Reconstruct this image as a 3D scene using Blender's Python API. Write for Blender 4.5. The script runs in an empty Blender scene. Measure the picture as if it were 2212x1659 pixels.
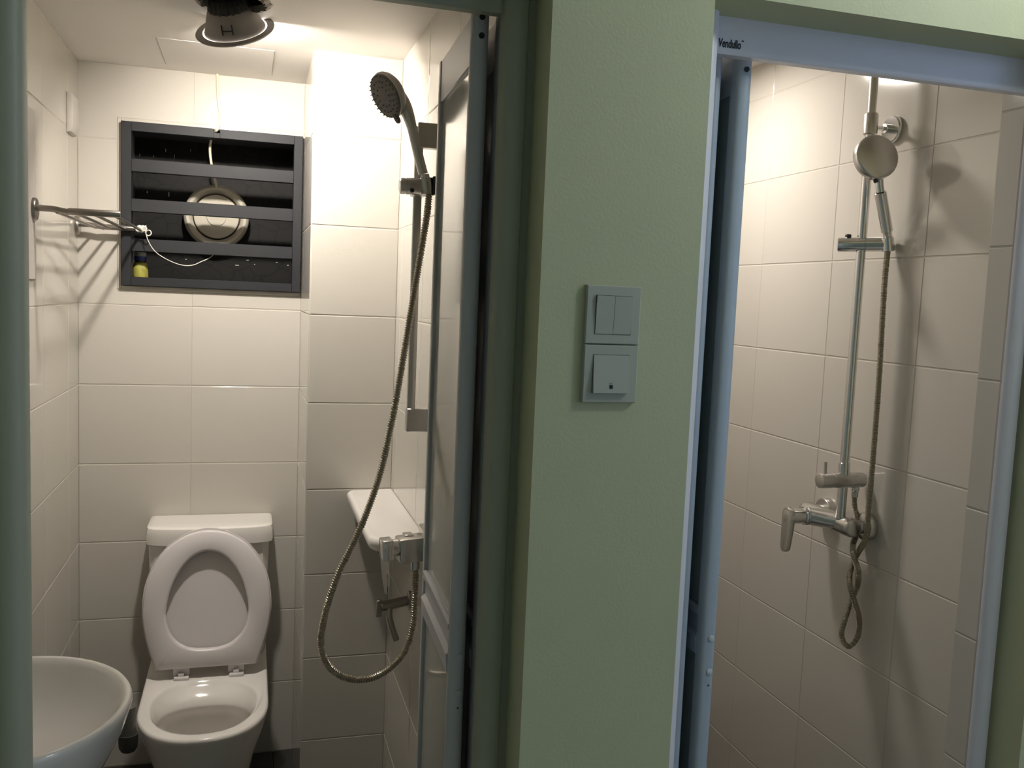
import bpy, bmesh, math, random
from mathutils import Vector, Matrix
random.seed(7)
S = bpy.context.scene
COL = S.collection
PI = math.pi

# ---------------------------------------------------------------- camera
CAM = Vector((0.0, 0.0, 1.56))
def cam_basis(yaw, pitch, roll):
    f = Vector((math.sin(yaw)*math.cos(pitch), math.cos(yaw)*math.cos(pitch), math.sin(pitch)))
    r = Vector((math.cos(yaw), -math.sin(yaw), 0))
    u = r.cross(f)
    return (math.cos(roll)*r + math.sin(roll)*u, -math.sin(roll)*r + math.cos(roll)*u, f)
cr, cu, cf = cam_basis(0.28662071, -0.09322896, 0.04182357)
cd = bpy.data.cameras.new('camera'); cam = bpy.data.objects.new('camera', cd); COL.objects.link(cam)
cam.matrix_world = Matrix(((cr.x, cu.x, -cf.x, CAM.x), (cr.y, cu.y, -cf.y, CAM.y), (cr.z, cu.z, -cf.z, CAM.z), (0, 0, 0, 1)))
cd.sensor_fit = 'HORIZONTAL'; cd.sensor_width = 36; cd.lens = 36*1944.987/2212; cd.clip_start = 0.02
S.camera = cam

# ---------------------------------------------------------------- world, exposure, light levels
SKY = 1.9                # dusk sky seen by the hall window only
w = bpy.data.worlds.new('dusk_sky'); S.world = w; w.use_nodes = True
w.node_tree.nodes['Background'].inputs[0].default_value = (0.46, 0.62, 0.95, 1)
w.node_tree.nodes['Background'].inputs[1].default_value = SKY
S.view_settings.view_transform = 'Standard'; S.view_settings.look = 'None'
S.view_settings.exposure = 0.0; S.view_settings.gamma = 1.0; S.view_settings.use_curve_mapping = False
TOILET_LAMP = 1420.0     # radiance of the dangling downlight's bulb
SHOWER_LAMP = 193.0     # radiance of the shower room's downlight
HALL_LAMP = 63.0       # radiance of the hall globe
WARM = (1.0, 0.93, 0.84)
HALL_COL = (0.93, 1.0, 0.97)

# ---------------------------------------------------------------- materials
MATS = {}
def mat(name, col, rough=0.5, metal=0.0, coat=0.0, vary=0.0, noise=None, bump=None, spec=0.5, emit=None, objvar=0.0):
    """noise=(scale, amount): soft colour mottling; bump=(scale, strength, distance); objvar: tint per piece"""
    m = bpy.data.materials.new(name); m.use_nodes = True
    nt = m.node_tree; b = nt.nodes['Principled BSDF']
    b.inputs['Base Color'].default_value = (*col, 1); b.inputs['Roughness'].default_value = rough
    b.inputs['Metallic'].default_value = metal; b.inputs['Coat Weight'].default_value = coat
    b.inputs['Coat Roughness'].default_value = 0.06
    b.inputs['Specular IOR Level'].default_value = spec
    tc = nt.nodes.new('ShaderNodeTexCoord')
    src = None
    if noise:
        n = nt.nodes.new('ShaderNodeTexNoise'); n.inputs['Scale'].default_value = noise[0]; n.inputs['Detail'].default_value = 4
        nt.links.new(tc.outputs['Object'], n.inputs['Vector'])
        mr = nt.nodes.new('ShaderNodeMapRange'); mr.inputs['To Min'].default_value = 1-noise[1]; mr.inputs['To Max'].default_value = 1+noise[1]
        nt.links.new(n.outputs['Fac'], mr.inputs['Value']); src = mr.outputs['Result']
    if objvar:
        oi = nt.nodes.new('ShaderNodeObjectInfo')
        mr2 = nt.nodes.new('ShaderNodeMapRange'); mr2.inputs['To Min'].default_value = 1-objvar; mr2.inputs['To Max'].default_value = 1+objvar
        nt.links.new(oi.outputs['Random'], mr2.inputs['Value'])
        if src is None: src = mr2.outputs['Result']
        else:
            mu = nt.nodes.new('ShaderNodeMath'); mu.operation = 'MULTIPLY'
            nt.links.new(src, mu.inputs[0]); nt.links.new(mr2.outputs['Result'], mu.inputs[1]); src = mu.outputs[0]
    if src is not None:
        vm = nt.nodes.new('ShaderNodeVectorMath'); vm.operation = 'SCALE'; vm.inputs[0].default_value = col
        nt.links.new(src, vm.inputs['Scale']); nt.links.new(vm.outputs['Vector'], b.inputs['Base Color'])
    if bump:
        n2 = nt.nodes.new('ShaderNodeTexNoise'); n2.inputs['Scale'].default_value = bump[0]; n2.inputs['Detail'].default_value = 3
        nt.links.new(tc.outputs['Object'], n2.inputs['Vector'])
        bp = nt.nodes.new('ShaderNodeBump'); bp.inputs['Strength'].default_value = bump[1]; bp.inputs['Distance'].default_value = bump[2]
        nt.links.new(n2.outputs['Fac'], bp.inputs['Height']); nt.links.new(bp.outputs['Normal'], b.inputs['Normal'])
    if emit:
        b.inputs['Emission Color'].default_value = (*emit[0], 1); b.inputs['Emission Strength'].default_value = emit[1]
    MATS[name] = m
    return m
mat('wall_tile', (0.55, 0.52, 0.468), 0.10, coat=0.25, objvar=0.018, bump=(9, 0.10, 0.002))
mat('grout', (0.50, 0.465, 0.40), 0.85)
mat('green_paint', (0.53, 0.545, 0.345), 0.55, noise=(3.0, 0.05), bump=(220, 0.25, 0.0012))
mat('white_paint', (0.78, 0.745, 0.70), 0.75, noise=(4, 0.02), bump=(120, 0.12, 0.001))
mat('hall_wall_paint', (0.68, 0.71, 0.58), 0.6, noise=(3, 0.04))
mat('hall_ceiling_paint', (0.75, 0.76, 0.74), 0.8, noise=(4, 0.02))
mat('hall_floor', (0.48, 0.47, 0.45), 0.4, noise=(6, 0.1))
mat('frame_paint', (0.76, 0.74, 0.82), 0.32, noise=(12, 0.03), bump=(60, 0.05, 0.001))
mat('frame_paint_shaded', (0.36, 0.375, 0.29), 0.5, noise=(12, 0.03), bump=(60, 0.05, 0.001))  # same paint as the other frame, with the doorway's shade put into the colour
mat('leaf_frame', (0.50, 0.50, 0.52), 0.35, noise=(10, 0.03))
mat('leaf_insert', (0.52, 0.51, 0.47), 0.09, noise=(3, 0.03), coat=0.3)
mat('leaf_frame_blue', (0.40, 0.46, 0.53), 0.35, noise=(10, 0.03))
mat('leaf_insert_blue', (0.36, 0.42, 0.42), 0.12, noise=(3, 0.03))
mat('dark_hole', (0.012, 0.014, 0.014), 0.6)
mat('white_cap', (0.60, 0.63, 0.66), 0.4)
mat('ceramic', (0.80, 0.77, 0.73), 0.11, coat=0.3, bump=(5, 0.03, 0.002))
mat('seat_plastic', (0.70, 0.66, 0.66), 0.24, bump=(5, 0.02, 0.001))
mat('water', (0.45, 0.43, 0.40), 0.03)
mat('chrome', (0.72, 0.72, 0.71), 0.13, metal=1.0, bump=(40, 0.02, 0.0005))
mat('chrome_brushed', (0.60, 0.585, 0.56), 0.30, metal=1.0, bump=(90, 0.03, 0.0005))
mat('hose_metal', (0.46, 0.42, 0.34), 0.30, metal=1.0)
mat('nozzle_grey', (0.20, 0.19, 0.175), 0.5, noise=(90, 0.15))
mat('black_plastic', (0.018, 0.018, 0.018), 0.4)
mat('rubber', (0.045, 0.044, 0.04), 0.7)
mat('switch_plastic', (0.45, 0.46, 0.40), 0.35)
mat('box_plastic', (0.56, 0.53, 0.48), 0.4)
mat('rack_metal', (0.40, 0.37, 0.34), 0.28, metal=1.0, bump=(90, 0.03, 0.0005))
mat('grey_metal', (0.021, 0.022, 0.025), 0.55, spec=0.25, noise=(14, 0.12), bump=(50, 0.06, 0.001))
mat('sill_grey', (0.05, 0.05, 0.05), 0.7, noise=(30, 0.3))
mat('vent_plastic', (0.46, 0.43, 0.36), 0.85, spec=0.15, noise=(10, 0.05))
mat('cable_white', (0.62, 0.58, 0.45), 0.5)
mat('string_white', (0.66, 0.63, 0.56), 0.8)
mat('bottle_yellow', (0.36, 0.34, 0.07), 0.4, noise=(60, 0.2))
mat('bottle_blue', (0.03, 0.05, 0.22), 0.4)
mat('bottle_grey', (0.30, 0.32, 0.30), 0.5)
mat('lamp_housing', (0.36, 0.335, 0.31), 0.55, noise=(25, 0.12))
mat('lamp_flange', (0.36, 0.33, 0.31), 0.45)
mat('lamp_dark', (0.035, 0.034, 0.03), 0.6, noise=(60, 0.3))
mat('gypsum_torn', (0.34, 0.32, 0.28), 0.9, noise=(70, 0.35))
mat('panel_grey', (0.55, 0.52, 0.50), 0.45)
mat('floor_dark', (0.035, 0.034, 0.031), 0.35, objvar=0.15, noise=(20, 0.2))
mat('floor_grout', (0.02, 0.02, 0.018), 0.8)
mat('pvc_grey', (0.14, 0.135, 0.12), 0.45)
mat('ink', (0.012, 0.02, 0.035), 0.5)
mat('smudge', (0.35, 0.34, 0.33), 0.5)
mat('toilet_light', (1, 1, 1), 0.5, emit=(WARM, TOILET_LAMP))
mat('slit_light', (1, 1, 1), 0.5, emit=(WARM, 6.0))
mat('shower_light', (1, 1, 1), 0.5, emit=((1.0, 0.925, 0.85), SHOWER_LAMP))
mat('hall_light', (1, 1, 1), 0.5, emit=(HALL_COL, HALL_LAMP))
def board_material():
    m = bpy.data.materials.new('dark_board'); m.use_nodes = True
    nt = m.node_tree; b = nt.nodes['Principled BSDF']; b.inputs['Roughness'].default_value = 0.6; b.inputs['Specular IOR Level'].default_value = 0.2
    tc = nt.nodes.new('ShaderNodeTexCoord')
    v = nt.nodes.new('ShaderNodeTexVoronoi'); v.feature = 'DISTANCE_TO_EDGE'; v.inputs['Scale'].default_value = 14
    nz = nt.nodes.new('ShaderNodeTexNoise'); nz.inputs['Scale'].default_value = 5; nz.inputs['Detail'].default_value = 5
    mx = nt.nodes.new('ShaderNodeVectorMath'); mx.operation = 'MULTIPLY_ADD'
    mx.inputs[1].default_value = (0.16, 0.16, 0.16)
    nt.links.new(tc.outputs['Object'], nz.inputs['Vector']); nt.links.new(nz.outputs['Color'], mx.inputs[0]); nt.links.new(tc.outputs['Object'], mx.inputs[2])
    nt.links.new(mx.outputs['Vector'], v.inputs['Vector'])
    r = nt.nodes.new('ShaderNodeValToRGB'); r.color_ramp.elements[0].position = 0.0; r.color_ramp.elements[0].color = (0.0015, 0.0015, 0.0015, 1)
    r.color_ramp.elements[1].position = 0.05; r.color_ramp.elements[1].color = (0.0075, 0.0068, 0.0063, 1)
    nt.links.new(v.outputs['Distance'], r.inputs['Fac']); nt.links.new(r.outputs['Color'], b.inputs['Base Color'])
    MATS['dark_board'] = m
board_material()

# ---------------------------------------------------------------- mesh helpers
def bm_box(x0, x1, y0, y1, z0, z1, bev=0.0, seg=2, bm=None):
    t = bmesh.new()
    bmesh.ops.create_cube(t, size=1.0)
    bmesh.ops.scale(t, vec=(x1-x0, y1-y0, z1-z0), verts=t.verts)
    bmesh.ops.translate(t, vec=((x0+x1)/2, (y0+y1)/2, (z0+z1)/2), verts=t.verts)
    if bev > 0: bmesh.ops.bevel(t, geom=t.edges[:], offset=bev, segments=seg, profile=0.5, affect='EDGES')
    return t if bm is None else merge(bm, t)
def merge(a, b):
    me = bpy.data.meshes.new('tmp'); b.to_mesh(me); b.free(); a.from_mesh(me); bpy.data.meshes.remove(me); return a
def loft(rings, cap0=True, cap1=True, closed=True, bm=None):
    t = bm or bmesh.new()
    R = [[t.verts.new(p) for p in ring] for ring in rings]
    n = len(rings[0])
    for i in range(len(R)-1):
        for j in range(n if closed else n-1):
            k = (j+1) % n
            try: t.faces.new((R[i][j], R[i][k], R[i+1][k], R[i+1][j]))
            except ValueError: pass
    if cap0: t.faces.new(R[0][::-1])
    if cap1: t.faces.new(R[-1])
    return t
def frame_of(axis):
    a = Vector(axis).normalized()
    h = Vector((0, 0, 1)) if abs(a.z) < 0.9 else Vector((1, 0, 0))
    u = h.cross(a).normalized(); v = a.cross(u)
    return a, u, v
def lathe(profile, origin, axis, n=32, bm=None, cap0=True, cap1=True):
    """profile: (radius, distance along axis)"""
    a, u, v = frame_of(axis); o = Vector(origin)
    rings = [[o + a*h + (u*math.cos(2*PI*j/n) + v*math.sin(2*PI*j/n))*max(r, 1e-4) for j in range(n)] for r, h in profile]
    return loft(rings, cap0, cap1, True, bm)
def cyl(p0, p1, r, n=24, bm=None, ch=0.0):
    p0 = Vector(p0); p1 = Vector(p1); d = p1-p0; L = d.length
    pr = [(r-ch, 0), (r, ch), (r, L-ch), (r-ch, L)] if ch else [(r, 0), (r, L)]
    return lathe(pr, p0, d, n, bm)
def catmull(pts, step):
    P = [Vector(p) for p in pts]; P = [2*P[0]-P[1]] + P + [2*P[-1]-P[-2]]
    out = []
    for i in range(1, len(P)-2):
        k = max(1, int(math.ceil((P[i+1]-P[i]).length/step)))
        for j in range(k):
            t = j/k; t2 = t*t; t3 = t2*t
            out.append(0.5*((2*P[i]) + (-P[i-1]+P[i+1])*t + (2*P[i-1]-5*P[i]+4*P[i+1]-P[i+2])*t2 + (-P[i-1]+3*P[i]-3*P[i+1]+P[i+2])*t3))
    out.append(P[-2]); return out
def tube(pts, r, n=12, bm=None, rfun=None, squash=None):
    """sweep a circle along points; rfun(i, s) gives the radius; squash=(a,b) scales the section"""
    P = [Vector(p) for p in pts]; T = []
    for i in range(len(P)):
        d = P[min(i+1, len(P)-1)] - P[max(i-1, 0)]; T.append(d.normalized())
    a, u, v = frame_of(T[0]); rings = []; s = 0
    for i in range(len(P)):
        if i:
            q = T[i-1].rotation_difference(T[i]); u = q @ u; s += (P[i]-P[i-1]).length
        u = (u - T[i]*u.dot(T[i])).normalized(); v = T[i].cross(u)
        rr = rfun(i, s) if rfun else r
        sa, sb = squash(i, s) if squash else (1, 1)
        rings.append([P[i] + u*math.cos(2*PI*j/n)*rr*sa + v*math.sin(2*PI*j/n)*rr*sb for j in range(n)])
    return loft(rings, True, True, True, bm)
def prism(outline, depth_vec, bev=0.0, seg=2):
    t = bmesh.new(); d = Vector(depth_vec)
    a = [t.verts.new(Vector(p)) for p in outline]; b = [t.verts.new(Vector(p)+d) for p in outline]
    n = len(a)
    t.faces.new(a[::-1]); t.faces.new(b)
    for i in range(n): t.faces.new((a[i], a[(i+1) % n], b[(i+1) % n], b[i]))
    bmesh.ops.recalc_face_normals(t, faces=t.faces[:])
    if bev:
        es = [e for e in t.edges if len(e.link_faces) == 2 and e.calc_face_angle(0) > 0.9]
        bmesh.ops.bevel(t, geom=es, offset=bev, segments=seg, profile=0.5, affect='EDGES')
    return t
def resample(poly, n):
    P = [Vector(p) for p in poly]; P.append(P[0]); L = [0]
    for i in range(1, len(P)): L.append(L[-1] + (P[i]-P[i-1]).length)
    out = []; k = 0
    for j in range(n):
        s = L[-1]*j/n
        while L[k+1] < s: k += 1
        t = (s-L[k])/max(1e-9, L[k+1]-L[k]); out.append(P[k].lerp(P[k+1], t))
    return out

# ---------------------------------------------------------------- object helpers
ROOT = {}
def link(name, me, parent=None, loc=(0, 0, 0)):
    o = bpy.data.objects.new(name, me); COL.objects.link(o); o.location = loc
    if parent: o.parent = parent
    return o
def finish(bm, name, m, smooth=True, angle=40):
    bmesh.ops.recalc_face_normals(bm, faces=bm.faces[:])
    me = bpy.data.meshes.new(name); bm.to_mesh(me); bm.free()
    me.materials.append(MATS[m])
    if smooth:
        for p in me.polygons: p.use_smooth = True
        try: me.set_sharp_from_angle(angle=math.radians(angle))
        except Exception: pass
    return me
def props(o, label=None, cat=None, group=None, kind=None):
    if label: o['label'] = label
    if cat: o['category'] = cat
    if group: o['group'] = group
    if kind: o['kind'] = kind
    return o
def thing(name, loc, label=None, cat=None, group=None, kind=None):
    o = bpy.data.objects.new(name, None); COL.objects.link(o); o.location = loc; o.empty_display_size = 0.05
    ROOT[o.name] = Vector(loc)
    return props(o, label, cat, group, kind)
def root_loc(o):
    while o.parent: o = o.parent
    return ROOT.get(o.name, Vector((0, 0, 0)))
def part(parent, name, bm, m, label=None, smooth=True, angle=40):
    bmesh.ops.translate(bm, vec=-root_loc(parent), verts=bm.verts)
    o = link(name, finish(bm, name, m, smooth, angle), parent)
    return props(o, label)
def single(name, bm, m, loc, label, cat, group=None, kind=None, smooth=True):
    bmesh.ops.translate(bm, vec=-Vector(loc), verts=bm.verts)
    o = link(name, finish(bm, name, m, smooth), None, loc); ROOT[o.name] = Vector(loc)
    return props(o, label, cat, group, kind)
def struct(name, bm, m, label, smooth=False):
    o = link(name, finish(bm, name, m, smooth)); ROOT[o.name] = Vector((0, 0, 0))
    return props(o, label, kind='structure')

# ---------------------------------------------------------------- the setting
LX, BX, BY, CX, CY = -0.502, 0.408, 3.023, 0.163, 2.593      # toilet room: left wall, right wall, back wall, boxed corner
SX, SW = 1.479, 0.650                                        # shower room: right wall, left wall
FY, FB = 1.235, 1.400                                        # wall with the two doorways: front, back
CEIL = 2.217
HX0, HX1, HY0, HZ = -1.5, 2.5, -1.8, 2.6
GAP = 0.0026; VGAP = 0.0016; TH = 0.008; PROUD = 0.0011

TILE_MESH = {}
def tile_mesh(w, h):
    k = (round(w, 4), round(h, 4))
    if k not in TILE_MESH:
        c = 0.0016; bm = bmesh.new(); d = TH
        a = [bm.verts.new((x, 0, z)) for x, z in ((0, 0), (k[0], 0), (k[0], k[1]), (0, k[1]))]
        b = [bm.verts.new((x, d-c*0.6, z)) for x, z in ((0, 0), (k[0], 0), (k[0], k[1]), (0, k[1]))]
        t = [bm.verts.new((x, d, z)) for x, z in ((c, c), (k[0]-c, c), (k[0]-c, k[1]-c), (c, k[1]-c))]
        bm.faces.new(t)
        for i in range(4):
            j = (i+1) % 4
            bm.faces.new((a[i], a[j], b[j], b[i])); bm.faces.new((b[i], b[j], t[j], t[i]))
        TILE_MESH[k] = finish(bm, 'tile', 'wall_tile', False)
    return TILE_MESH[k]
def tile_wall(parent, origin, udir, ndir, u0, u1, z0, z1, uj, zj, tw, th, hole=None):
    """tiles on a wall face; origin is u=0 at z=0, udir runs along the wall, ndir points into the room;
    uj, zj: one joint position each; tw, th: tile size; hole: (u0, u1, z0, z1) left open"""
    U = Vector(udir); N = Vector(ndir)
    # local tile axes: x along wall, y towards the room, z up
    rot = Matrix((U, N, Vector((0, 0, 1)))).transposed()
    flip = rot.determinant() < 0
    def cuts(a, b, j, s):
        k = math.floor((a-j)/s); c = [a]
        while j+k*s < b-1e-6:
            if j+k*s > a+0.012 and j+k*s < b-0.012: c.append(j+k*s)
            k += 1
        return c+[b]
    us, zs = cuts(u0, u1, uj, tw), cuts(z0, z1, zj, th)
    def put(a, b, c, d):
        if b-a < 0.006 or d-c < 0.006: return
        a += VGAP/2; b -= VGAP/2; c += GAP/2; d -= GAP/2
        o = bpy.data.objects.new('tile', tile_mesh(b-a, d-c)); COL.objects.link(o); o.parent = parent
        p = Vector(origin) + U*(b if flip else a) + Vector((0, 0, c)) + N*(PROUD-TH)
        r = Matrix((-U if flip else U, N, Vector((0, 0, 1)))).transposed()
        o.matrix_local = Matrix.Translation(p) @ r.to_4x4()
    for i in range(len(us)-1):
        for j in range(len(zs)-1):
            a, b, c, d = us[i], us[i+1], zs[j], zs[j+1]
            if hole and a < hole[1] and b > hole[0] and c < hole[3] and d > hole[2]:
                h0, h1, h2, h3 = hole
                full_w = a >= h0-1e-6 and b <= h1+1e-6; full_h = c >= h2-1e-6 and d <= h3+1e-6
                if full_w or full_h:
                    if c < h2: put(a, b, c, h2)
                    if d > h3: put(a, b, h3, d)
                    if full_h and a < h0: put(a, h0, c, d)
                    if full_h and b > h1: put(h1, b, c, d)
                else:                                       # a notched tile at a window corner
                    e0, e1, e2, e3 = a+VGAP/2, b-VGAP/2, c+GAP/2, d-GAP/2
                    g = VGAP/2
                    if d > h3: pts = [(e0, e2), (h0-g, e2), (h0-g, h3+g), (e1, h3+g), (e1, e3), (e0, e3)]
                    else: pts = [(e0, e2), (e1, e2), (e1, h2-g), (h0-g, h2-g), (h0-g, e3), (e0, e3)]
                    base = Vector(origin) + N*(PROUD-TH)
                    t_ = prism([base + U*x_ + Vector((0, 0, z_)) for x_, z_ in pts], N*TH)
                    link('tile', finish(t_, 'tile', 'wall_tile', False), parent)
            else: put(a, b, c, d)

# painted wall with the two doorways
wf = bmesh.new()
L0, L1, R0, R1, SOF = -0.335, 0.400, 0.650, 1.353, 2.020
for x0, x1, z0, z1 in ((HX0, L0, -0.1, HZ), (L0, L1, SOF, HZ), (L1, R0, -0.1, HZ), (R0, R1, SOF, HZ), (R1, HX1, -0.1, HZ)):
    bm_box(x0, x1, FY, FB, z0, z1, bm=wf)
struct('wall_front', wf, 'green_paint', 'pale green painted wall with two doorways and a narrow pier between')
# hall shell
struct('wall_hall_left', bm_box(HX0-0.1, HX0, HY0, FB, -0.1, HZ), 'hall_wall_paint', 'pale green hall wall to the left of the doorways')
hw = bmesh.new()
HW = (-1.1, 0.5, 0.95, 2.30)
for y0, y1, z0, z1 in ((HY0, HW[0], -0.1, HZ), (HW[1], FB, -0.1, HZ), (HW[0], HW[1], -0.1, HW[2]), (HW[0], HW[1], HW[3], HZ)):
    bm_box(HX1, HX1+0.1, y0, y1, z0, z1, bm=hw)
struct('wall_hall_right', hw, 'hall_wall_paint', 'pale green hall wall with the window, to the right of the doorways')
hwf = bmesh.new()
for y0, y1, z0, z1 in ((HW[0], HW[0]+0.05, HW[2], HW[3]), (HW[1]-0.05, HW[1], HW[2], HW[3]), (HW[0], HW[1], HW[2], HW[2]+0.05), (HW[0], HW[1], HW[3]-0.05, HW[3]), (-0.32, -0.28, HW[2], HW[3])):
    bm_box(HX1+0.02, HX1+0.07, y0, y1, z0, z1, 0.003, 1, bm=hwf)
struct('window_2', hwf, 'frame_paint', 'open casement window frame in the right hall wall')
pl = bpy.data.lights.new('sky_portal', 'AREA'); pl.shape = 'RECTANGLE'; pl.size = HW[1]-HW[0]; pl.size_y = HW[3]-HW[2]; pl.cycles.is_portal = True
po = bpy.data.objects.new('sky_portal', pl); COL.objects.link(po)
po.matrix_world = Matrix(((0, 0, 1, HX1+0.10), (1, 0, 0, (HW[0]+HW[1])/2), (0, 1, 0, (HW[2]+HW[3])/2), (0, 0, 0, 1)))
struct('wall_hall_rear', bm_box(HX0, HX1, HY0-0.1, HY0, -0.1, HZ), 'hall_wall_paint', 'pale green hall wall facing the doorways')
struct('ceiling_slab', bm_box(HX0-0.1, HX1+0.1, HY0-0.1, 3.6, HZ, HZ+0.1), 'hall_ceiling_paint', 'white painted hall ceiling')
struct('floor_hall', bm_box(HX0-0.1, HX1+0.1, HY0-0.1, FB, -0.1, -0.002), 'hall_floor', 'grey brown hall floor')
# toilet room walls: grout beds with the tiles set on them
TW, TT, ZJ = 0.330, 0.250, 1.495
WX0, WX1, WZ0, WZ1 = -0.378, 0.158, 1.555, 2.049
wb = bmesh.new()
for x0, x1, z0, z1 in ((LX-0.1, WX0, -0.1, HZ), (WX1, BX+0.05, -0.1, HZ), (WX0, WX1, -0.1, WZ0), (WX0, WX1, WZ1, HZ)):
    bm_box(x0, x1, BY, BY+0.18, z0, z1, bm=wb)
o = struct('wall_back', wb, 'grout', 'cream tiled back wall of the toilet room')
tile_wall(o, (0, BY, 0), (1, 0, 0), (0, -1, 0), LX, CX, 0, CEIL, -0.173, ZJ, TW, TT, hole=(WX0-0.012, WX1+0.012, WZ0-0.012, WZ1+0.012))
o = struct('wall_left', bm_box(LX-0.1, LX, FB, BY+0.18, -0.1, HZ), 'grout', 'cream tiled left wall of the toilet room')
tile_wall(o, (LX, 0, 0), (0, 1, 0), (1, 0, 0), FB, BY, 0, CEIL, 2.535, ZJ, TW, TT)
o = struct('wall_shaft', bm_box(CX, BX, CY, BY, -0.1, HZ), 'grout', 'cream tiled boxed-in corner beside the barred window')
tile_wall(o, (0, CY, 0), (1, 0, 0), (0, -1, 0), CX+0.001, BX, 0, CEIL, CX, ZJ, TW, TT)
tile_wall(o, (CX, 0, 0), (0, 1, 0), (-1, 0, 0), CY-0.001, BY, 0, CEIL, CY+0.005, ZJ, TW, TT)
o = struct('wall_partition', bm_box(BX, SW, FB, 3.15, -0.1, HZ), 'grout', 'tiled partition between the toilet room and the shower room')
tile_wall(o, (BX, 0, 0), (0, 1, 0), (-1, 0, 0), FB, CY, 0, CEIL, 2.52, ZJ, TW, TT)
tile_wall(o, (SW, 0, 0), (0, 1, 0), (1, 0, 0), FB, 3.05, 0, 2.30, 1.729, 1.446, 0.341, TT)
# shower room walls
o = struct('wall_right', bm_box(SX, SX+0.12, FB, 3.15, -0.1, HZ), 'grout', 'cream tiled right wall of the shower room')
tile_wall(o, (SX, 0, 0), (0, 1, 0), (-1, 0, 0), FB, 3.05, 0, 2.30, 1.729, 1.446, 0.341, TT)
o = struct('wall_shower_back', bm_box(SW, SX, 3.05, 3.15, -0.1, HZ), 'grout', 'cream tiled back wall of the shower room')
tile_wall(o, (0, 3.05, 0), (1, 0, 0), (0, -1, 0), SW, SX, 0, 2.30, 0.98, 1.446, 0.33, TT)
o = struct('wall_nib', bm_box(1.346, 1.40, 1.350, 1.405, 0, 2.30), 'grout', 'narrow tiled return beside the shower room door frame')
tile_wall(o, (1.346, 0, 0), (0, 1, 0), (-1, 0, 0), 1.348, 1.405, 0, 2.0, 1.30, 1.446, 0.33, TT)
# ceilings
HOLE = Vector((-0.050, 2.240)); HR = 0.086
def rect_hit(c, a, x0, x1, y0, y1):
    dx, dy = math.cos(a), math.sin(a); t = 1e9
    if dx > 1e-9: t = min(t, (x1-c.x)/dx)
    if dx < -1e-9: t = min(t, (x0-c.x)/dx)
    if dy > 1e-9: t = min(t, (y1-c.y)/dy)
    if dy < -1e-9: t = min(t, (y0-c.y)/dy)
    return (c.x+dx*t, c.y+dy*t)
angs = [2*PI*i/56 for i in range(56)] + [math.atan2(y-HOLE.y, x-HOLE.x) % (2*PI) for x in (LX, BX) for y in (FB, BY)]
angs = sorted(set(angs))
rag = [HR*(1+random.uniform(-0.05, 0.05)) for a in angs]
cb = bmesh.new()
rr = []
for zz in (CEIL, CEIL+0.012):
    rr.append([[(*rect_hit(HOLE, a, LX, BX, FB, BY), zz) for a in angs], [(HOLE.x+r*math.cos(a), HOLE.y+r*math.sin(a), zz) for a, r in zip(angs, rag)]])
loft([rr[0][0], rr[0][1], rr[1][1], rr[1][0]], False, False, True, cb)
ceil1 = struct('ceiling_toilet', cb, 'white_paint', 'white ceiling of the toilet room with a round torn lamp hole')
part(ceil1, 'access_panel', bm_box(-0.247, 0.057, 2.652, 2.946, CEIL-0.0008, CEIL+0.004, 0.0002, 1), 'white_paint', 'flush square access panel', False)
for gx in (-0.2482, 0.0570): part(ceil1, 'panel_gap_shade', bm_box(gx, gx+0.0012, 2.652, 2.946, CEIL-0.0009, CEIL+0.003), 'gypsum_torn', smooth=False)  # dark strips stand in for the shade in the panel's side gaps
rg = bmesh.new(); inner = []; outer = []; low = []
for i in range(72):
    a = 2*PI*i/72; k = random.uniform(-1, 1)
    inner.append((HOLE.x+(HR*0.90+0.006*k)*math.cos(a), HOLE.y+(HR*0.90+0.006*k)*math.sin(a), CEIL-0.004-0.006*random.random()))
    outer.append((HOLE.x+(HR*1.05+0.004*k)*math.cos(a), HOLE.y+(HR*1.05+0.004*k)*math.sin(a), CEIL-0.001))
    low.append((HOLE.x+(HR*0.94+0.004*k)*math.cos(a), HOLE.y+(HR*0.94+0.004*k)*math.sin(a), CEIL+0.010))
loft([outer, inner, low], False, False, True, rg)
part(ceil1, 'torn_edge', rg, 'gypsum_torn', 'ragged dirty edge of the lamp hole', False)
struct('ceiling_shower', bm_box(SW, SX, FB, 3.05, 2.30, 2.315), 'white_paint', 'white ceiling of the shower room')
# floors
fl = struct('floor_toilet', bm_box(LX, BX, FB, BY, -0.1, -0.004), 'floor_grout', 'dark tiled floor of the toilet room')
fm = {}
for i in range(5):
    for j in range(9):
        x0, x1 = LX+i*0.2, min(LX+i*0.2+0.2, BX); y1 = BY-j*0.2; y0 = max(FB, y1-0.2)
        if x1-x0 < 0.02 or y1-y0 < 0.02: continue
        k = (round(x1-x0, 4), round(y1-y0, 4))
        if k not in fm: fm[k] = finish(bm_box(0.0015, k[0]-0.0015, 0.0015, k[1]-0.0015, -0.006, 0, 0.001, 1), 'tile', 'floor_dark', False)
        link('tile', fm[k], fl, (x0, y0, 0))
struct('floor_shower', bm_box(SW, SX, FB, 3.05, -0.1, 0), 'floor_dark', 'dark floor of the shower room')

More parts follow.
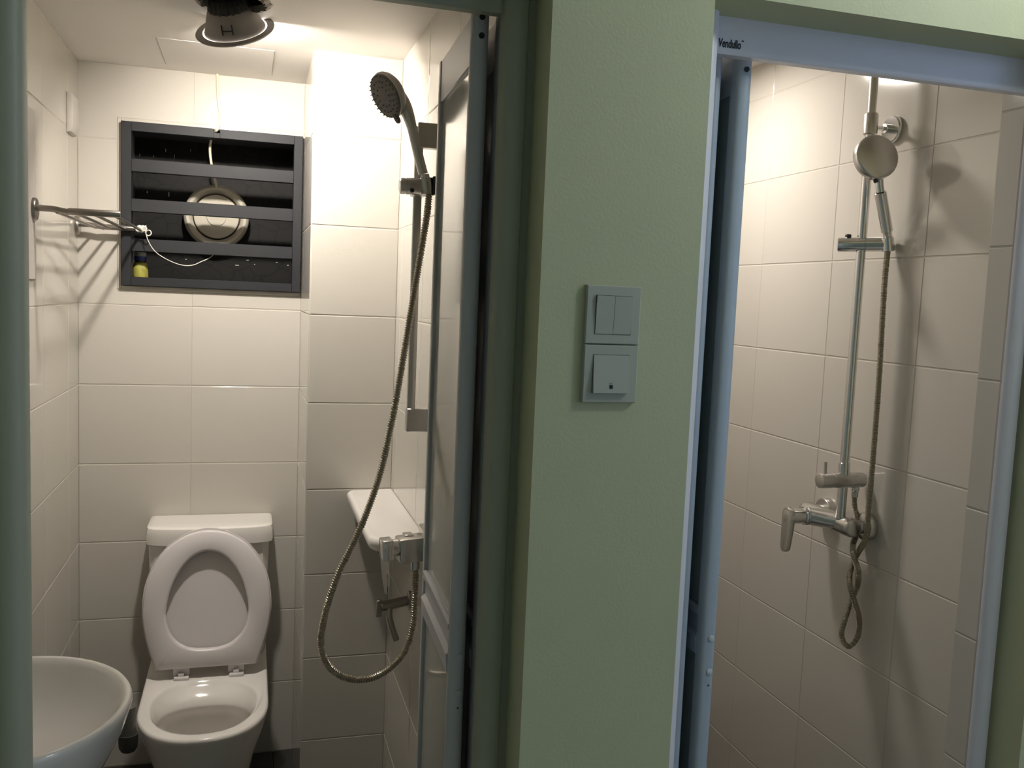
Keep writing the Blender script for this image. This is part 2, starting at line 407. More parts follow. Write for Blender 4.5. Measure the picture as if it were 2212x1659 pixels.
# ---------------------------------------------------------------- door frames
def post_profile(x_in, x_out, y0, y1):
    s = 1 if x_out > x_in else -1; w = abs(x_out-x_in)
    pts = [(0, y1), (0, y0+0.016), (0.0035, y0+0.008), (0.010, y0+0.002), (0.018, y0), (w*0.66, y0), (w*0.72, y0+0.003), (w*0.76, y0+0.009), (w, y0+0.010), (w, y1)]
    return [(x_in+s*a, b) for a, b in pts]
def door_frame(name, xl_out, xl_in, xr_in, xr_out, z_h, m, label, yb):
    t = thing(name, ((xl_out+xr_out)/2, 1.33, 0), label, kind='structure')
    for a, b in ((xl_in, xl_out), (xr_in, xr_out)):
        part(t, 'post', prism([(x, y, 0) for x, y in post_profile(a, b, 1.300, yb)], (0, 0, SOF)), m, angle=50)
    hp = [(1.324, z_h+0.005), (1.328, z_h), (1.346, z_h), (1.346, SOF), (1.324, SOF)]
    part(t, 'header', prism([(xl_out, y, z) for y, z in hp], (xr_out-xl_out, 0, 0)), m)
    return t
f1 = door_frame('trim_1', L0, -0.281, 0.352, L1, 1.9795, 'frame_paint_shaded', 'grey metal door frame of the toilet room', 1.336)
f2 = door_frame('trim_2', R0, 0.7005, 1.3235, R1, 1.963, 'frame_paint', 'blue grey metal door frame of the shower room', 1.3245)
# lettering on the shower room header
cu_ = bpy.data.curves.new('lettering', 'FONT'); cu_.body = 'Vendullo'; cu_.size = 0.0185; cu_.offset = 0.00035; cu_.shear = 0.12; cu_.extrude = 0.0002
to = bpy.data.objects.new('lettering_tmp', cu_); COL.objects.link(to)
bpy.context.view_layer.update()
dg = bpy.context.evaluated_depsgraph_get()
tm = bpy.data.meshes.new_from_object(to.evaluated_get(dg))
bpy.data.objects.remove(to)
tm.name = 'lettering'; tm.materials.clear(); tm.materials.append(MATS['ink'])
xs = [v.co.x for v in tm.vertices]; sc = 0.0395/(max(xs)-min(xs))
for v in tm.vertices:
    x, y, z = v.co
    v.co = (x*sc, -z, y)
lt = link('lettering', tm, f2); lt.location = Vector((0.7065, 1.3235, 1.9725)) - root_loc(f2)
props(lt, 'small dark printed maker lettering')
tk = bm_box(0.7480, 0.7512, 1.3232, 1.3239, 1.9845, 1.9860); part(f2, 'trademark', tk, 'ink', smooth=False)

# ---------------------------------------------------------------- bifold doors, folded open
def leaf(door, name, p0, p1, t, mf, mi, fixings):
    """a door leaf standing from p0 (near the frame) to p1 (deep in the room); face towards -X"""
    z0, z1 = 0.012, 1.990
    P0 = Vector((*p0, 0)); P1 = Vector((*p1, 0)); u = (P1-P0).normalized(); Lw = (P1-P0).length
    v = Vector((u.y, -u.x, 0))                                  # towards +X side (thickness)
    M = Matrix(((u.x, v.x, 0, P0.x), (u.y, v.y, 0, P0.y), (0, 0, 1, 0), (0, 0, 0, 1)))
    def add(parent, nm, bm, m, lab=None, angle=40):
        bmesh.ops.transform(bm, matrix=M, verts=bm.verts); return part(parent, nm, bm, m, lab, True, angle)
    SW_ = 0.020
    # near stile: rounded front; it carries the rest of the leaf as sub-parts
    pr = [(SW_, 0, 0), (0.006, 0, 0), (0.002, 0.003, 0), (0, 0.008, 0), (0, t-0.008, 0), (0.002, t-0.003, 0), (0.006, t, 0), (SW_, t, 0)]
    body = add(door, name, prism([(a, b, z0) for a, b, c in pr], (0, 0, z1-z0)), mf)
    add(body, 'stile', bm_box(Lw-0.018, Lw, 0.001, t-0.001, z0, z1, 0.002, 1), mf)
    for a, b, nm in ((z1-0.075, z1, 'rail'), (z0, z0+0.09, 'rail')):
        add(body, nm, bm_box(SW_, Lw-0.018, 0.003, t-0.003, a, b, 0.0015, 1), mf)
    # middle rail with two proud ledges
    add(body, 'rail', bm_box(SW_, Lw-0.018, 0.0045, t-0.0045, 0.948, 1.036, 0.001, 1), mf)
    add(body, 'ledge', prism([(SW_, 0.0045, 1.018), (SW_, -0.001, 1.024), (SW_, -0.001, 1.033), (SW_, 0.0045, 1.036)], (Lw-0.018-SW_, 0, 0)), mf)
    add(body, 'ledge', prism([(SW_, 0.0045, 0.948), (SW_, -0.001, 0.952), (SW_, -0.003, 0.982), (SW_, 0.0045, 0.990)], (Lw-0.018-SW_, 0, 0)), mf)
    add(body, 'insert', bm_box(SW_, Lw-0.018, 0.008, t-0.008, 1.036, z1-0.075), mi)
    add(body, 'insert', bm_box(SW_, Lw-0.018, 0.008, t-0.008, z0+0.09, 0.948), mi)
    if fixings:
        c = P0 + v*(t*0.55)
        for z in (1.981, 1.954):
            part(body, 'screw_hole', lathe([(0.0045, -0.0012), (0.0045, 0.001)], (c.x, c.y-0.0005, z), (0, 1, 0), 16), 'dark_hole')
        c = P0 + v*(t*0.62)
        for z in (0.985, 0.925):
            part(body, 'screw_cap', lathe([(0.0035, -0.003), (0.0055, -0.002), (0.0062, 0.002)], (c.x, c.y, z), (0, 1, 0), 20), fixings)
        part(body, 'screw_hole', lathe([(0.0014, -0.0012), (0.0014, 0.001)], (c.x, c.y-0.0003, 0.900), (0, 1, 0), 10), 'dark_hole')
    return body
d1 = thing('door_1', (0.345, 1.52, 0), 'grey bifold door folded open inside the toilet room', kind='structure')
leaf(d1, 'leaf', (0.3165, 1.362), (0.3300, 1.685), 0.026, 'leaf_frame', 'leaf_insert', 'leaf_frame')
leaf(d1, 'leaf', (0.3590, 1.372), (0.3640, 1.690), 0.024, 'leaf_frame', 'leaf_insert', None)
d2 = thing('door_2', (0.745, 1.52, 0), 'blue grey bifold door folded open inside the shower room', kind='structure')
leaf(d2, 'leaf', (0.7660, 1.362), (0.7580, 1.685), 0.029, 'leaf_frame_blue', 'leaf_insert_blue', 'white_cap')
leaf(d2, 'leaf', (0.7200, 1.372), (0.7250, 1.690), 0.024, 'leaf_frame_blue', 'leaf_insert_blue', None)

# ---------------------------------------------------------------- barred window with the dark board behind
win = thing('window_1', (-0.11, BY, WZ0), 'grey barred metal window high in the back wall', kind='structure')
wt = bmesh.new()
for x0, x1, z0, z1 in ((WX0-0.0125, WX0-0.001, WZ0-0.0125, WZ1+0.0125), (WX1+0.0005, WX1+0.004, WZ0-0.0125, WZ1+0.0125), (WX0-0.001, WX1+0.0005, WZ0-0.0125, WZ0-0.001), (WX0-0.001, WX1+0.0005, WZ1+0.001, WZ1+0.0125)):
    bm_box(x0, x1, BY-0.004, BY+0.02, z0, z1, 0.0015, 1, bm=wt)
part(win, 'edge_trim', wt, 'wall_tile', 'thin pale trim around the window')
FY0, FY1 = 3.000, 3.050
IX0, IX1, IZ0, IZ1 = -0.349, 0.131, 1.582, 2.021
part(win, 'frame_side', bm_box(WX0, IX0, FY0, FY1, WZ0, WZ1, 0.001, 1), 'grey_metal')
part(win, 'frame_side', bm_box(IX1, WX1, FY0, FY1, WZ0, WZ1, 0.001, 1), 'grey_metal')
tn = bmesh.new()
bm_box(IX0, -0.112, FY0, FY1, IZ1, WZ1, 0.001, 1, bm=tn); bm_box(-0.094, IX1, FY0, FY1, IZ1, WZ1, 0.001, 1, bm=tn); bm_box(-0.114, -0.092, FY0+0.001, FY1, IZ1, WZ1-0.012, 0.0008, 1, bm=tn)
part(win, 'frame_top', tn, 'grey_metal')
part(win, 'frame_bottom', bm_box(IX0, IX1, FY0, FY1, WZ0, IZ0, 0.001, 1), 'grey_metal')
for z0, z1 in ((1.9005, 1.9395), (1.7805, 1.8195), (1.6605, 1.6990)):
    part(win, 'bar', bm_box(IX0, IX1, FY0+0.001, FY0+0.026, z0, z1, 0.0012, 1), 'grey_metal')
rv = bmesh.new()
for a in ((WX0-0.002, IX0-0.012, WZ0, WZ1), (IX1+0.012, WX1+0.002, WZ0, WZ1), (WX0, WX1, WZ0-0.002, IZ0-0.004), (WX0, WX1, IZ1+0.012, WZ1+0.002)):
    bm_box(a[0], a[1], FY1, BY+0.18, a[2], a[3], bm=rv)
part(win, 'reveal', rv, 'sill_grey', 'dark window reveal and sill', False)
single('backing_board', bm_box(WX0-0.05, WX1+0.05, 3.203, 3.225, WZ0-0.05, WZ1+0.05), 'dark_board', (-0.11, 3.21, 1.8), 'blackish cracked board closing the opening behind the window bars', 'board', smooth=False)
board = bpy.data.objects['backing_board']
for x, z, dx, dz in ((-0.3467, 1.9767, .0007, .004), (-0.3046, 1.9758, .0006, .003), (-0.268, 1.9982, .0007, .005), (-0.2409, 1.9811, .0006, .006), (-0.191, 2.0048, .0005, .003), (-0.3239, 1.8599, .001, .003), (-0.2573, 1.8573, .001, .007), (-0.2027, 1.6488, .002, .0012), (-0.0406, 1.6372, .006, .0009), (-0.0064, 1.656, .004, .0011), (0.0164, 1.6432, .0016, .0012), (0.1262, 1.6456, .0025, .0012), (0.0892, 1.6531, .003, .0009), (-0.1621, 1.6739, .0015, .001)):
    part(board, 'fleck', bm_box(x-dx, x+dx, 3.2015, 3.2032, z-dz, z+dz), 'string_white', smooth=False)
fan = thing('exhaust_vent', (-0.106, 3.203, 1.79), 'round cream exhaust vent behind the window bars', 'vent')
FO = (-0.106, 3.203, 1.790); FAX = (0, -1, 0)
part(fan, 'ring', lathe([(0.094, 0), (0.101, 0.02), (0.103, 0.055), (0.100, 0.068), (0.093, 0.076), (0.085, 0.075), (0.078, 0.066), (0.074, 0.050), (0.072, 0.01)], FO, FAX, 64, cap0=False, cap1=False), 'vent_plastic')
dd = part(fan, 'valve_disc', lathe([(0.066, 0.02), (0.070, 0.052), (0.0715, 0.060), (0.069, 0.066), (0.052, 0.071), (0.034, 0.073)], FO, FAX, 56), 'vent_plastic')
part(dd, 'boss', lathe([(0.031, 0.070), (0.031, 0.075), (0.0295, 0.0765), (0.0005, 0.077)], FO, FAX, 40), 'vent_plastic')
bo = thing('bottle', (-0.330, 3.075, 1.578), 'small yellow bottle with a blue cap on the window sill', 'bottle')
BO = (-0.330, 3.075, 1.578); UP = (0, 0, 1)
part(bo, 'body', lathe([(0.022, 0), (0.0235, 0.003), (0.0225, 0.030), (0.0200, 0.046), (0.016, 0.050)], BO, UP, 28), 'bottle_yellow')
part(bo, 'neck', lathe([(0.015, 0.050), (0.017, 0.052), (0.017, 0.057)], BO, UP, 24), 'black_plastic')
part(bo, 'collar', lathe([(0.018, 0.057), (0.0185, 0.058), (0.0185, 0.068), (0.018, 0.069)], BO, UP, 24), 'bottle_blue')
part(bo, 'cap', lathe([(0.0175, 0.069), (0.018, 0.070), (0.018, 0.080), (0.016, 0.082), (0.0005, 0.082)], BO, UP, 24), 'bottle_grey')
cb_ = catmull([(-0.104, 3.014, 2.232), (-0.102, 3.012, 2.159), (-0.096, 3.010, 2.100), (-0.098, 3.006, 2.060), (-0.103, 3.004, 2.046), (-0.112, 3.03, 2.040), (-0.122, 3.065, 2.025), (-0.126, 3.08, 1.993), (-0.121, 3.085, 1.950), (-0.112, 3.10, 1.910), (-0.106, 3.135, 1.884)], 0.006)
single('power_cable', tube(cb_, 0.0042, 10), 'cable_white', (-0.104, 3.014, 2.2), 'cream cable hanging from the ceiling into the window frame to the vent', 'cable')

# ---------------------------------------------------------------- dangling downlight
E_ = Vector((0.244, 0.586, -0.773)).normalized()
LO = Vector((-0.0410, 2.345, 2.1790)); LB = -E_
lamp = thing('downlight', LO, 'round recessed downlight dangling from the torn hole in the ceiling', 'lamp')
part(lamp, 'flange', lathe([(0.0762, 0.000), (0.0770, 0.003), (0.0925, 0.0030), (0.0942, 0.001), (0.0925, -0.002), (0.0770, -0.003)], LO, LB, 72, cap0=False, cap1=False), 'lamp_flange')
hs = part(lamp, 'housing', lathe([(0.0728, -0.002), (0.0728, 0.004), (0.0690, 0.010), (0.0615, 0.030), (0.0545, 0.048), (0.050, 0.054)], LO, LB, 64, cap0=False), 'lamp_housing')
part(lamp, 'light_gap', lathe([(0.0729, 0.0008), (0.0761, 0.0008)], LO, LB, 72, cap0=False, cap1=False), 'slit_light', 'bright slit around the housing')
lw = Vector((-1, 0, 0)) - LB*Vector((-1, 0, 0)).dot(LB); lw.normalize()
BC = LO + LB*0.032 + lw*0.022
part(lamp, 'bulb', lathe([(0.032, 0.0), (0.032, 0.004), (0.028, 0.008), (0.0001, 0.0085)], BC, E_, 40, cap0=False, cap1=False), 'toilet_light', 'glowing bulb recessed in the housing')
rb = bmesh.new()
a_, u_, v_ = frame_of(LB)
rings = []
for h, rb_r in ((0.048, 0.051), (0.058, 0.051), (0.070, 0.047), (0.080, 0.040), (0.086, 0.028)):
    rings.append([LO + LB*h + (u_*math.cos(2*PI*j/80)+v_*math.sin(2*PI*j/80))*(rb_r*(1.0 if (j//2) % 2 else 0.93)) for j in range(80)])
part(lamp, 'heat_sink', loft(rings), 'lamp_dark', 'black ribbed heat sink', False)
c_ = LO + LB*0.034 - cf*0.0
side = (Vector((-0.25, -1.0, -0.35)) - LB*Vector((-0.25, -1.0, -0.35)).dot(LB)).normalized()
k0 = LO + LB*0.026 + side*0.0625; tang = LB.cross(side).normalized()
cl = bmesh.new()
for s in (-1, 1): tube([k0+tang*0.012*s+LB*0.012, k0+tang*0.012*s-LB*0.010+side*0.006], 0.0016, 8, cl)
tube([k0-tang*0.012-LB*0.002+side*0.003, k0+tang*0.012-LB*0.002+side*0.003], 0.0016, 8, cl)
part(lamp, 'spring_clip', cl, 'lamp_dark')
cw = catmull([LO+LB*0.088, LO+LB*0.115+Vector((0.01, -0.01, 0.0)), Vector((-0.050, 2.235, 2.31)), Vector((-0.02, 2.18, 2.42)), Vector((0.02, 2.2, 2.59))], 0.01)
part(lamp, 'lead', tube(cw, 0.004, 8), 'black_plastic')

# ---------------------------------------------------------------- other room lamps
sl = thing('ceiling_downlight', (1.065, 2.400, 2.30), 'round recessed downlight in the shower room ceiling', 'lamp')
part(sl, 'flange', lathe([(0.078, 0), (0.080, 0.005), (0.097, 0.004), (0.099, 0.0)], (1.065, 2.4, 2.30), (0, 0, -1), 64, cap0=False, cap1=False), 'lamp_flange')
part(sl, 'diffuser', lathe([(0.078, 0.002), (0.0001, 0.002)], (1.065, 2.4, 2.30), (0, 0, -1), 48, cap0=False, cap1=False), 'shower_light')
HL = Vector((1.505, 0.66, 2.40))
hl = thing('hall_lamp', (1.505, 0.66, 2.32), 'white globe lamp under the hall ceiling', 'lamp')
part(hl, 'globe', lathe([(0.075*math.sin(PI*i/20), -0.075*math.cos(PI*i/20)) for i in range(21)], HL, UP, 40, cap0=False, cap1=False), 'hall_light')
part(hl, 'stem', cyl(HL+Vector((0, 0, 0.076)), HL+Vector((0, 0, 0.186)), 0.010), 'chrome')
part(hl, 'ceiling_plate', lathe([(0.050, 0), (0.050, 0.008), (0.02, 0.016)], HL+Vector((0, 0, 0.199)), (0, 0, -1), 32), 'chrome')

# ---------------------------------------------------------------- switches on the pier
def switch(name, z0, label, two):
    x0, x1, h = 0.4690, 0.5548, 0.0856
    t = thing(name, ((x0+x1)/2, FY, z0), label, 'switch')
    z1 = z0+h; y = FY
    rg_ = [[(x0, y, z0), (x1, y, z0), (x1, y, z1), (x0, y, z1)], [(x0+.0002, y-0.0065, z0+.0002), (x1-.0002, y-0.0065, z0+.0002), (x1-.0002, y-0.0065, z1-.0002), (x0+.0002, y-0.0065, z1-.0002)],
           [(x0+0.0015, y-0.0085, z0+0.0015), (x1-0.0015, y-0.0085, z0+0.0015), (x1-0.0015, y-0.0085, z1-0.0015), (x0+0.0015, y-0.0085, z1-0.0015)]]
    part(t, 'plate', loft(rg_), 'switch_plastic', smooth=False)
    a0, a1, b0, b1 = x0+0.0150, x1-0.0150, z0+0.0150, z1-0.0150
    part(t, 'rocker_well', bm_box(a0-0.0006, a1+0.0006, y-0.0089, y-0.004, b0-0.0006, b1+0.0006), 'dark_hole', smooth=False)
    def rocker(xa, xb, top, bot):
        ring0 = [(xa, y-0.004, b0), (xb, y-0.004, b0), (xb, y-0.004, b1), (xa, y-0.004, b1)]
        ring1 = [(xa, y-0.0085-bot, b0), (xb, y-0.0085-bot, b0), (xb, y-0.0085-top, b1), (xa, y-0.0085-top, b1)]
        return loft([ring0, ring1])
    if two:
        xm = (a0+a1)/2
        part(t, 'rocker', rocker(a0, xm-0.0003, 0.0042, 0.0009), 'switch_plastic', smooth=False)
        part(t, 'rocker', rocker(xm+0.0003, a1, 0.0042, 0.0009), 'switch_plastic', smooth=False)
    else:
        r = part(t, 'rocker', rocker(a0, a1, 0.0009, 0.0062), 'switch_plastic', smooth=False)
        xc = (a0+a1)/2
        part(r, 'indicator', bm_box(xc-0.0022, xc+0.0022, y-0.0147, y-0.0136, b0+0.0065, b0+0.0118), 'dark_hole', smooth=False)
        part(r, 'mark', bm_box(xc-0.0020, xc+0.0020, y-0.0138, y-0.0128, b0+0.0140, b0+0.0152), 'smudge', smooth=False)
    return t
switch('light_switch', 1.5010, 'upper white switch plate with two narrow rockers on the green pier', True)
switch('heater_switch', 1.4145, 'lower white switch plate with one wide rocker and a small square indicator', False)

# ---------------------------------------------------------------- toilet
TX = -0.1045
def rim_outline(w, yf, yb, ysh, n=96, p=2.3):
    pts = []
    for i in range(33):
        a = PI/2*i/32
        pts.append((TX + w*math.sin(a)**(2/p), ysh-(ysh-yf)*max(0, math.cos(a))**(2/p)))
    pts += [(TX+w, ysh+(yb-ysh)*k/12) for k in range(1, 12)]
    pts += [(TX+w-0.02+0.02*math.cos(PI/2*k/6), yb-0.02+0.02*math.sin(PI/2*k/6)) for k in range(7)]
    left = [(2*TX-x, y) for x, y in pts[::-1]][:-1]
    return resample([(x, y, 0) for x, y in pts + left], n)
def opening(w, yf, yb, n=96, p=2.25):
    cy = (yf+yb)/2; h = (yb-yf)/2; out = []
    for i in range(180):
        a = -PI/2+2*PI*i/180
        cx, sy = math.cos(a), math.sin(a)
        out.append((TX+math.copysign(abs(cx)**(2/p), cx)*w*(1+0.06*sy), cy+math.copysign(abs(sy)**(2/p), sy)*h, 0))
    return resample(out, n)
def atz(ring, z): return [Vector((p.x, p.y, z)) for p in ring]
toi = thing('toilet', (TX, 2.68, 0), 'white toilet with its seat and lid raised against the cistern', 'toilet')
outer_r = rim_outline(0.1740, 2.343, 3.012, 2.56); base_r = rim_outline(0.108, 2.47, 2.99, 2.60)
def mixr(a, b, t): return [p.lerp(q, t) for p, q in zip(a, b)]
def inset(ring, d, c=Vector((TX, 2.62, 0))):
    return [p + (c-p).normalized()*d for p in ring]
op = opening(0.1385, 2.383, 2.712)
rings = [atz(mixr(outer_r, base_r, 1.03), 0.0), atz(base_r, 0.012)]
for z, t in ((0.10, 0.93), (0.18, 0.78), (0.26, 0.52), (0.32, 0.27), (0.36, 0.11), (0.382, 0.03), (0.392, 0.0)):
    rings.append(atz(mixr(outer_r, base_r, t), z))
rings += [atz(inset(outer_r, 0.003), 0.398), atz(inset(outer_r, 0.008), 0.400), atz(inset(op, -0.010), 0.400), atz(inset(op, -0.003), 0.398), atz(op, 0.392)]
c0 = Vector((TX, 2.56, 0))
def shrink(ring, k, c): return [c+(p-c)*k for p in ring]
def ledge(kx, dyf, dyb):
    return [Vector((TX+(p.x-TX)*kx, p.y+(dyf if p.y < 2.5475 else -dyb)*abs(p.y-2.5475)/0.1645, 0)) for p in op]
rings += [atz(ledge(0.965, 0.006, 0.018), 0.384), atz(ledge(0.925, 0.014, 0.042), 0.366), atz(ledge(0.905, 0.018, 0.055), 0.352), atz(ledge(0.90, 0.018, 0.056), 0.343), atz(ledge(0.915, 0.014, 0.050), 0.336)]
for z, k in ((0.30, 0.86), (0.25, 0.76), (0.21, 0.62), (0.185, 0.45)):
    rings.append(atz(shrink(op, k, c0), z))
part(toi, 'bowl', loft(rings), 'ceramic', angle=60)
part(toi, 'water', loft([atz(shrink(op, 0.60, c0), 0.2085), atz(shrink(op, 0.60, c0), 0.2090)]), 'water')
cist = [(-0.2855, 3.018), (-0.2855, 2.905), (-0.280, 2.885), (-0.262, 2.872), (-0.20, 2.862), (TX, 2.858), (-0.009, 2.862), (0.053, 2.872), (0.0655, 2.885), (0.071, 2.905), (0.071, 3.018)]
def shr(k, dz): return [(TX+(x-TX)*k, 3.018+(y-3.018)*k, dz) for x, y in cist]
part(toi, 'cistern', loft([shr(0.93, 0.401), shr(0.955, 0.410), shr(0.985, 0.60), shr(1.0, 0.774)]), 'ceramic', angle=35)
lidp = [(-0.2925, 3.020), (-0.2925, 2.898), (-0.288, 2.876), (-0.272, 2.862), (-0.235, 2.852), (-0.17, 2.846), (TX, 2.844), (-0.04, 2.846), (0.026, 2.852), (0.063, 2.862), (0.079, 2.876), (0.0835, 2.898), (0.0835, 3.020)]
def lsc(k, z): return [(TX+(x-TX)*k, 3.020+(y-3.020)*k, z) for x, y in lidp]
lid_ = part(toi, 'cistern_lid', loft([lsc(0.985, 0.770), lsc(1.0, 0.773), lsc(1.003, 0.795), lsc(0.998, 0.812), lsc(0.985, 0.822), lsc(0.955, 0.8255), lsc(0.90, 0.8265)]), 'ceramic', angle=35)
# raised seat ring and lid, leaning back
T0 = Vector((TX-0.0015, 2.735, 0.432)); TD = Vector((0, 0.050, 0.4075)).normalized(); TN = Vector((0, -TD.z, TD.y))
SXV = Vector((1, 0, 0))
def egg(ctrl, n):
    c = catmull([(w_, t_, 0) for t_, w_ in ctrl], 0.004)
    pts = [(p.x, p.y, 0) for p in c]
    pts = pts + [(-x, y, 0) for x, y, z in pts[::-1]]
    return resample(pts, n)
oc = [(0.0, 0.0), (0.0, 0.07), (0.0, 0.132), (0.007, 0.1435), (0.06, 0.1625), (0.12, 0.1765), (0.18, 0.1815), (0.25, 0.1735), (0.31, 0.1500), (0.36, 0.1130), (0.392, 0.066), (0.404, 0.03), (0.4075, 0.0)]
ic = [(0.055, 0.0), (0.057, 0.035), (0.067, 0.066), (0.091, 0.094), (0.126, 0.1115), (0.170, 0.1165), (0.220, 0.1085), (0.268, 0.0910), (0.307, 0.0670), (0.331, 0.0420), (0.342, 0.0190), (0.345, 0.0)]
eo, ei = egg(oc, 120), egg(ic, 120)
def to3(ring, d, k=1.0, c=(0, 0.19)):
    return [T0 + SXV*((p.x-c[0])*k+c[0]) + TD*((p.y-c[1])*k+c[1]) + TN*d for p in ring]
sr = loft([to3(eo, -0.010), to3(eo, -0.004, 1.0), to3(eo, 0.004, 0.994), to3(eo, 0.008, 0.975), to3(ei, 0.010, 1.06), to3(ei, 0.008, 1.02), to3(ei, 0.002, 1.0), to3(ei, -0.010, 1.0), to3(eo, -0.010)], False, False)
part(toi, 'seat', sr, 'seat_plastic', angle=50)
lr = loft([to3(eo, -0.030, 0.97), to3(eo, -0.028, 1.008), to3(eo, -0.022, 1.016), to3(eo, -0.011, 1.016), to3(eo, -0.0112, 0.985), to3(eo, -0.020, 0.97)])
part(toi, 'lid', lr, 'seat_plastic', angle=50)
for hx in (-0.178, -0.022):
    h = part(toi, 'hinge', bm_box(hx-0.024, hx+0.024, 2.742, 2.768, 0.408, 0.431, 0.003, 2), 'seat_plastic')
    part(h, 'hinge_foot', bm_box(hx-0.020, hx+0.022, 2.722, 2.756, 0.400, 0.409, 0.002, 2), 'seat_plastic')
    part(h, 'hinge_stem', bm_box(hx-0.008, hx+0.008, 2.730, 2.750, 0.404, 0.418, 0.001, 1), 'seat_plastic')

# ---------------------------------------------------------------- wash basin
bas = thing('wash_basin', (-0.40, 1.725, 0.62), 'white oval wash basin on the left wall', 'basin')
def bring(ka, kb, z, xmin=-0.4995, cx=-0.42, dx=0.0):
    return [Vector((max(xmin, cx+dx+0.222*ka*math.cos(2*PI*i/96)), 1.725+0.237*kb*math.sin(2*PI*i/96), z)) for i in range(96)]
rings = [bring(0.28, 0.22, 0.60), bring(0.45, 0.38, 0.605), bring(0.66, 0.62, 0.64), bring(0.82, 0.80, 0.69), bring(0.93, 0.92, 0.74), bring(0.985, 0.98, 0.778), bring(1.0, 0.995, 0.790), bring(0.998, 0.993, 0.796), bring(0.985, 0.982, 0.801),
         bring(0.965, 0.963, 0.8025, -0.49), bring(0.940, 0.940, 0.800, -0.475), bring(0.910, 0.912, 0.791, -0.466), bring(0.87, 0.875, 0.774, -0.460), bring(0.78, 0.79, 0.738, -0.452), bring(0.60, 0.62, 0.698, -0.445), bring(0.30, 0.33, 0.676), bring(0.06, 0.06, 0.670)]
part(bas, 'bowl', loft(rings), 'ceramic', angle=60)
part(bas, 'drain', lathe([(0.022, 0), (0.022, 0.003), (0.015, 0.003)], (-0.42, 1.725, 0.667), UP, 24), 'chrome')
tp = thing('waste_trap', (-0.289, 2.45, 0.33), 'dark grey waste trap hanging between the wash basin and the toilet', 'pipe')
part(tp, 'cup', lathe([(0.008, 0), (0.018, 0.004), (0.0235, 0.014), (0.0245, 0.030), (0.0245, 0.050)], (-0.289, 2.45, 0.333), UP, 28), 'rubber')
part(tp, 'tube', lathe([(0.020, 0.045), (0.020, 0.125), (0.012, 0.132)], (-0.289, 2.45, 0.333), UP, 28), 'pvc_grey')
part(tp, 'branch', tube(catmull([(-0.289, 2.45, 0.440), (-0.33, 2.45, 0.442), (-0.42, 2.45, 0.445), (-0.5005, 2.45, 0.445)], 0.01), 0.014, 16), 'pvc_grey')

# ---------------------------------------------------------------- towel rack, string, mirror, box on the left wall
rk = thing('towel_rack', (LX, 2.70, 1.728), 'chrome towel rack with thin rods on the left wall', 'rack')
for y in (2.413, 2.981):
    part(rk, 'flange', lathe([(0.027, -0.002), (0.0275, 0.002), (0.0275, 0.009), (0.025, 0.012), (0.011, 0.0125)], (LX+PROUD, y, 1.728), (1, 0, 0), 36), 'rack_metal')
    x1 = -0.305 if y < 2.6 else -0.300
    am = tube(catmull([(LX+0.004, y, 1.731), (-0.46, y, 1.731), (-0.443, y, 1.729), (-0.420, y, 1.725)], 0.004), 0.0075, 16)
    lathe([(0.0075, 0), (0.0085, 0.006), (0.0085, -0.420*-1 + x1), (0.0075, -0.420*-1 + x1 + 0.002)], (-0.422, y, 1.7275), (1, 0, 0), 20, am)
    part(rk, 'arm', am, 'rack_metal')
for x in (-0.445, -0.403, -0.363, -0.318):
    part(rk, 'rod', cyl((x, 2.410, 1.7235), (x, 2.984, 1.7235), 0.0040, 12), 'rack_metal')
sp = [(-0.3291, 2.985, 1.7306), (-0.319, 2.965, 1.7188), (-0.3068, 2.96, 1.7262), (-0.2967, 2.965, 1.6924), (-0.2769, 2.965, 1.6614), (-0.2437, 2.965, 1.6393), (-0.204, 2.97, 1.6246), (-0.1709, 2.98, 1.6251), (-0.1443, 2.99, 1.6381), (-0.1224, 3.03, 1.6517), (-0.1101, 3.10, 1.6669)]
st = thing('string', (-0.318, 2.97, 1.72), 'thin white string knotted to the towel rack end and trailing past the window', 'string')
part(st, 'strand', tube(catmull(sp, 0.005), 0.0012, 8), 'string_white')
def torus(c, ax, R_, r_, n=24, k=8):
    a, u, v = frame_of(ax); c = Vector(c); t = bmesh.new()
    rings = []
    for i in range(n+1):
        th = 2*PI*i/n; d = u*math.cos(th)+v*math.sin(th)
        rings.append([c + d*(R_+r_*math.cos(2*PI*j/k)) + a*r_*math.sin(2*PI*j/k) for j in range(k)])
    t = loft(rings, False, False); bmesh.ops.remove_doubles(t, verts=t.verts, dist=1e-6); return t
for c, ax, R_ in (((-0.325, 2.970, 1.7255), (0.5, -1, 0.2), 0.0068), ((-0.308, 2.962, 1.7270), (0.2, -1, 0.3), 0.0062), ((-0.296, 2.968, 1.716), (-0.4, -1, 0.1), 0.0085)):
    part(st, 'knot', torus(c, ax, R_, 0.0017), 'string_white')
single('string_wrap', tube([Vector((-0.328+0.024*i/60, 2.981+0.0105*math.cos(i*1.2), 1.7275+0.0105*math.sin(i*1.2))) for i in range(61)], 0.0014, 6), 'string_white', (-0.32, 2.981, 1.7275), 'white string wound around the far end of the towel rack', 'string')
single('wall_panel', bm_box(LX+PROUD, LX+PROUD+0.004, 1.62, 2.438, 1.561, 1.962, 0.0008, 1), 'panel_grey', (LX, 2.03, 1.76), 'flat pale grey panel on the left wall beside the door frame', 'panel')
bxx = prism([(LX+PROUD, 2.848, 2.092), (LX+0.016, 2.848, 2.088), (LX+0.019, 2.848, 2.000), (LX+0.012, 2.848, 1.982), (LX+PROUD, 2.848, 1.979)], (0, 0.098, 0), 0.002, 2)
single('wall_box', bxx, 'box_plastic', (LX, 2.897, 2.03), 'small white plastic box high on the left wall near the corner', 'box')

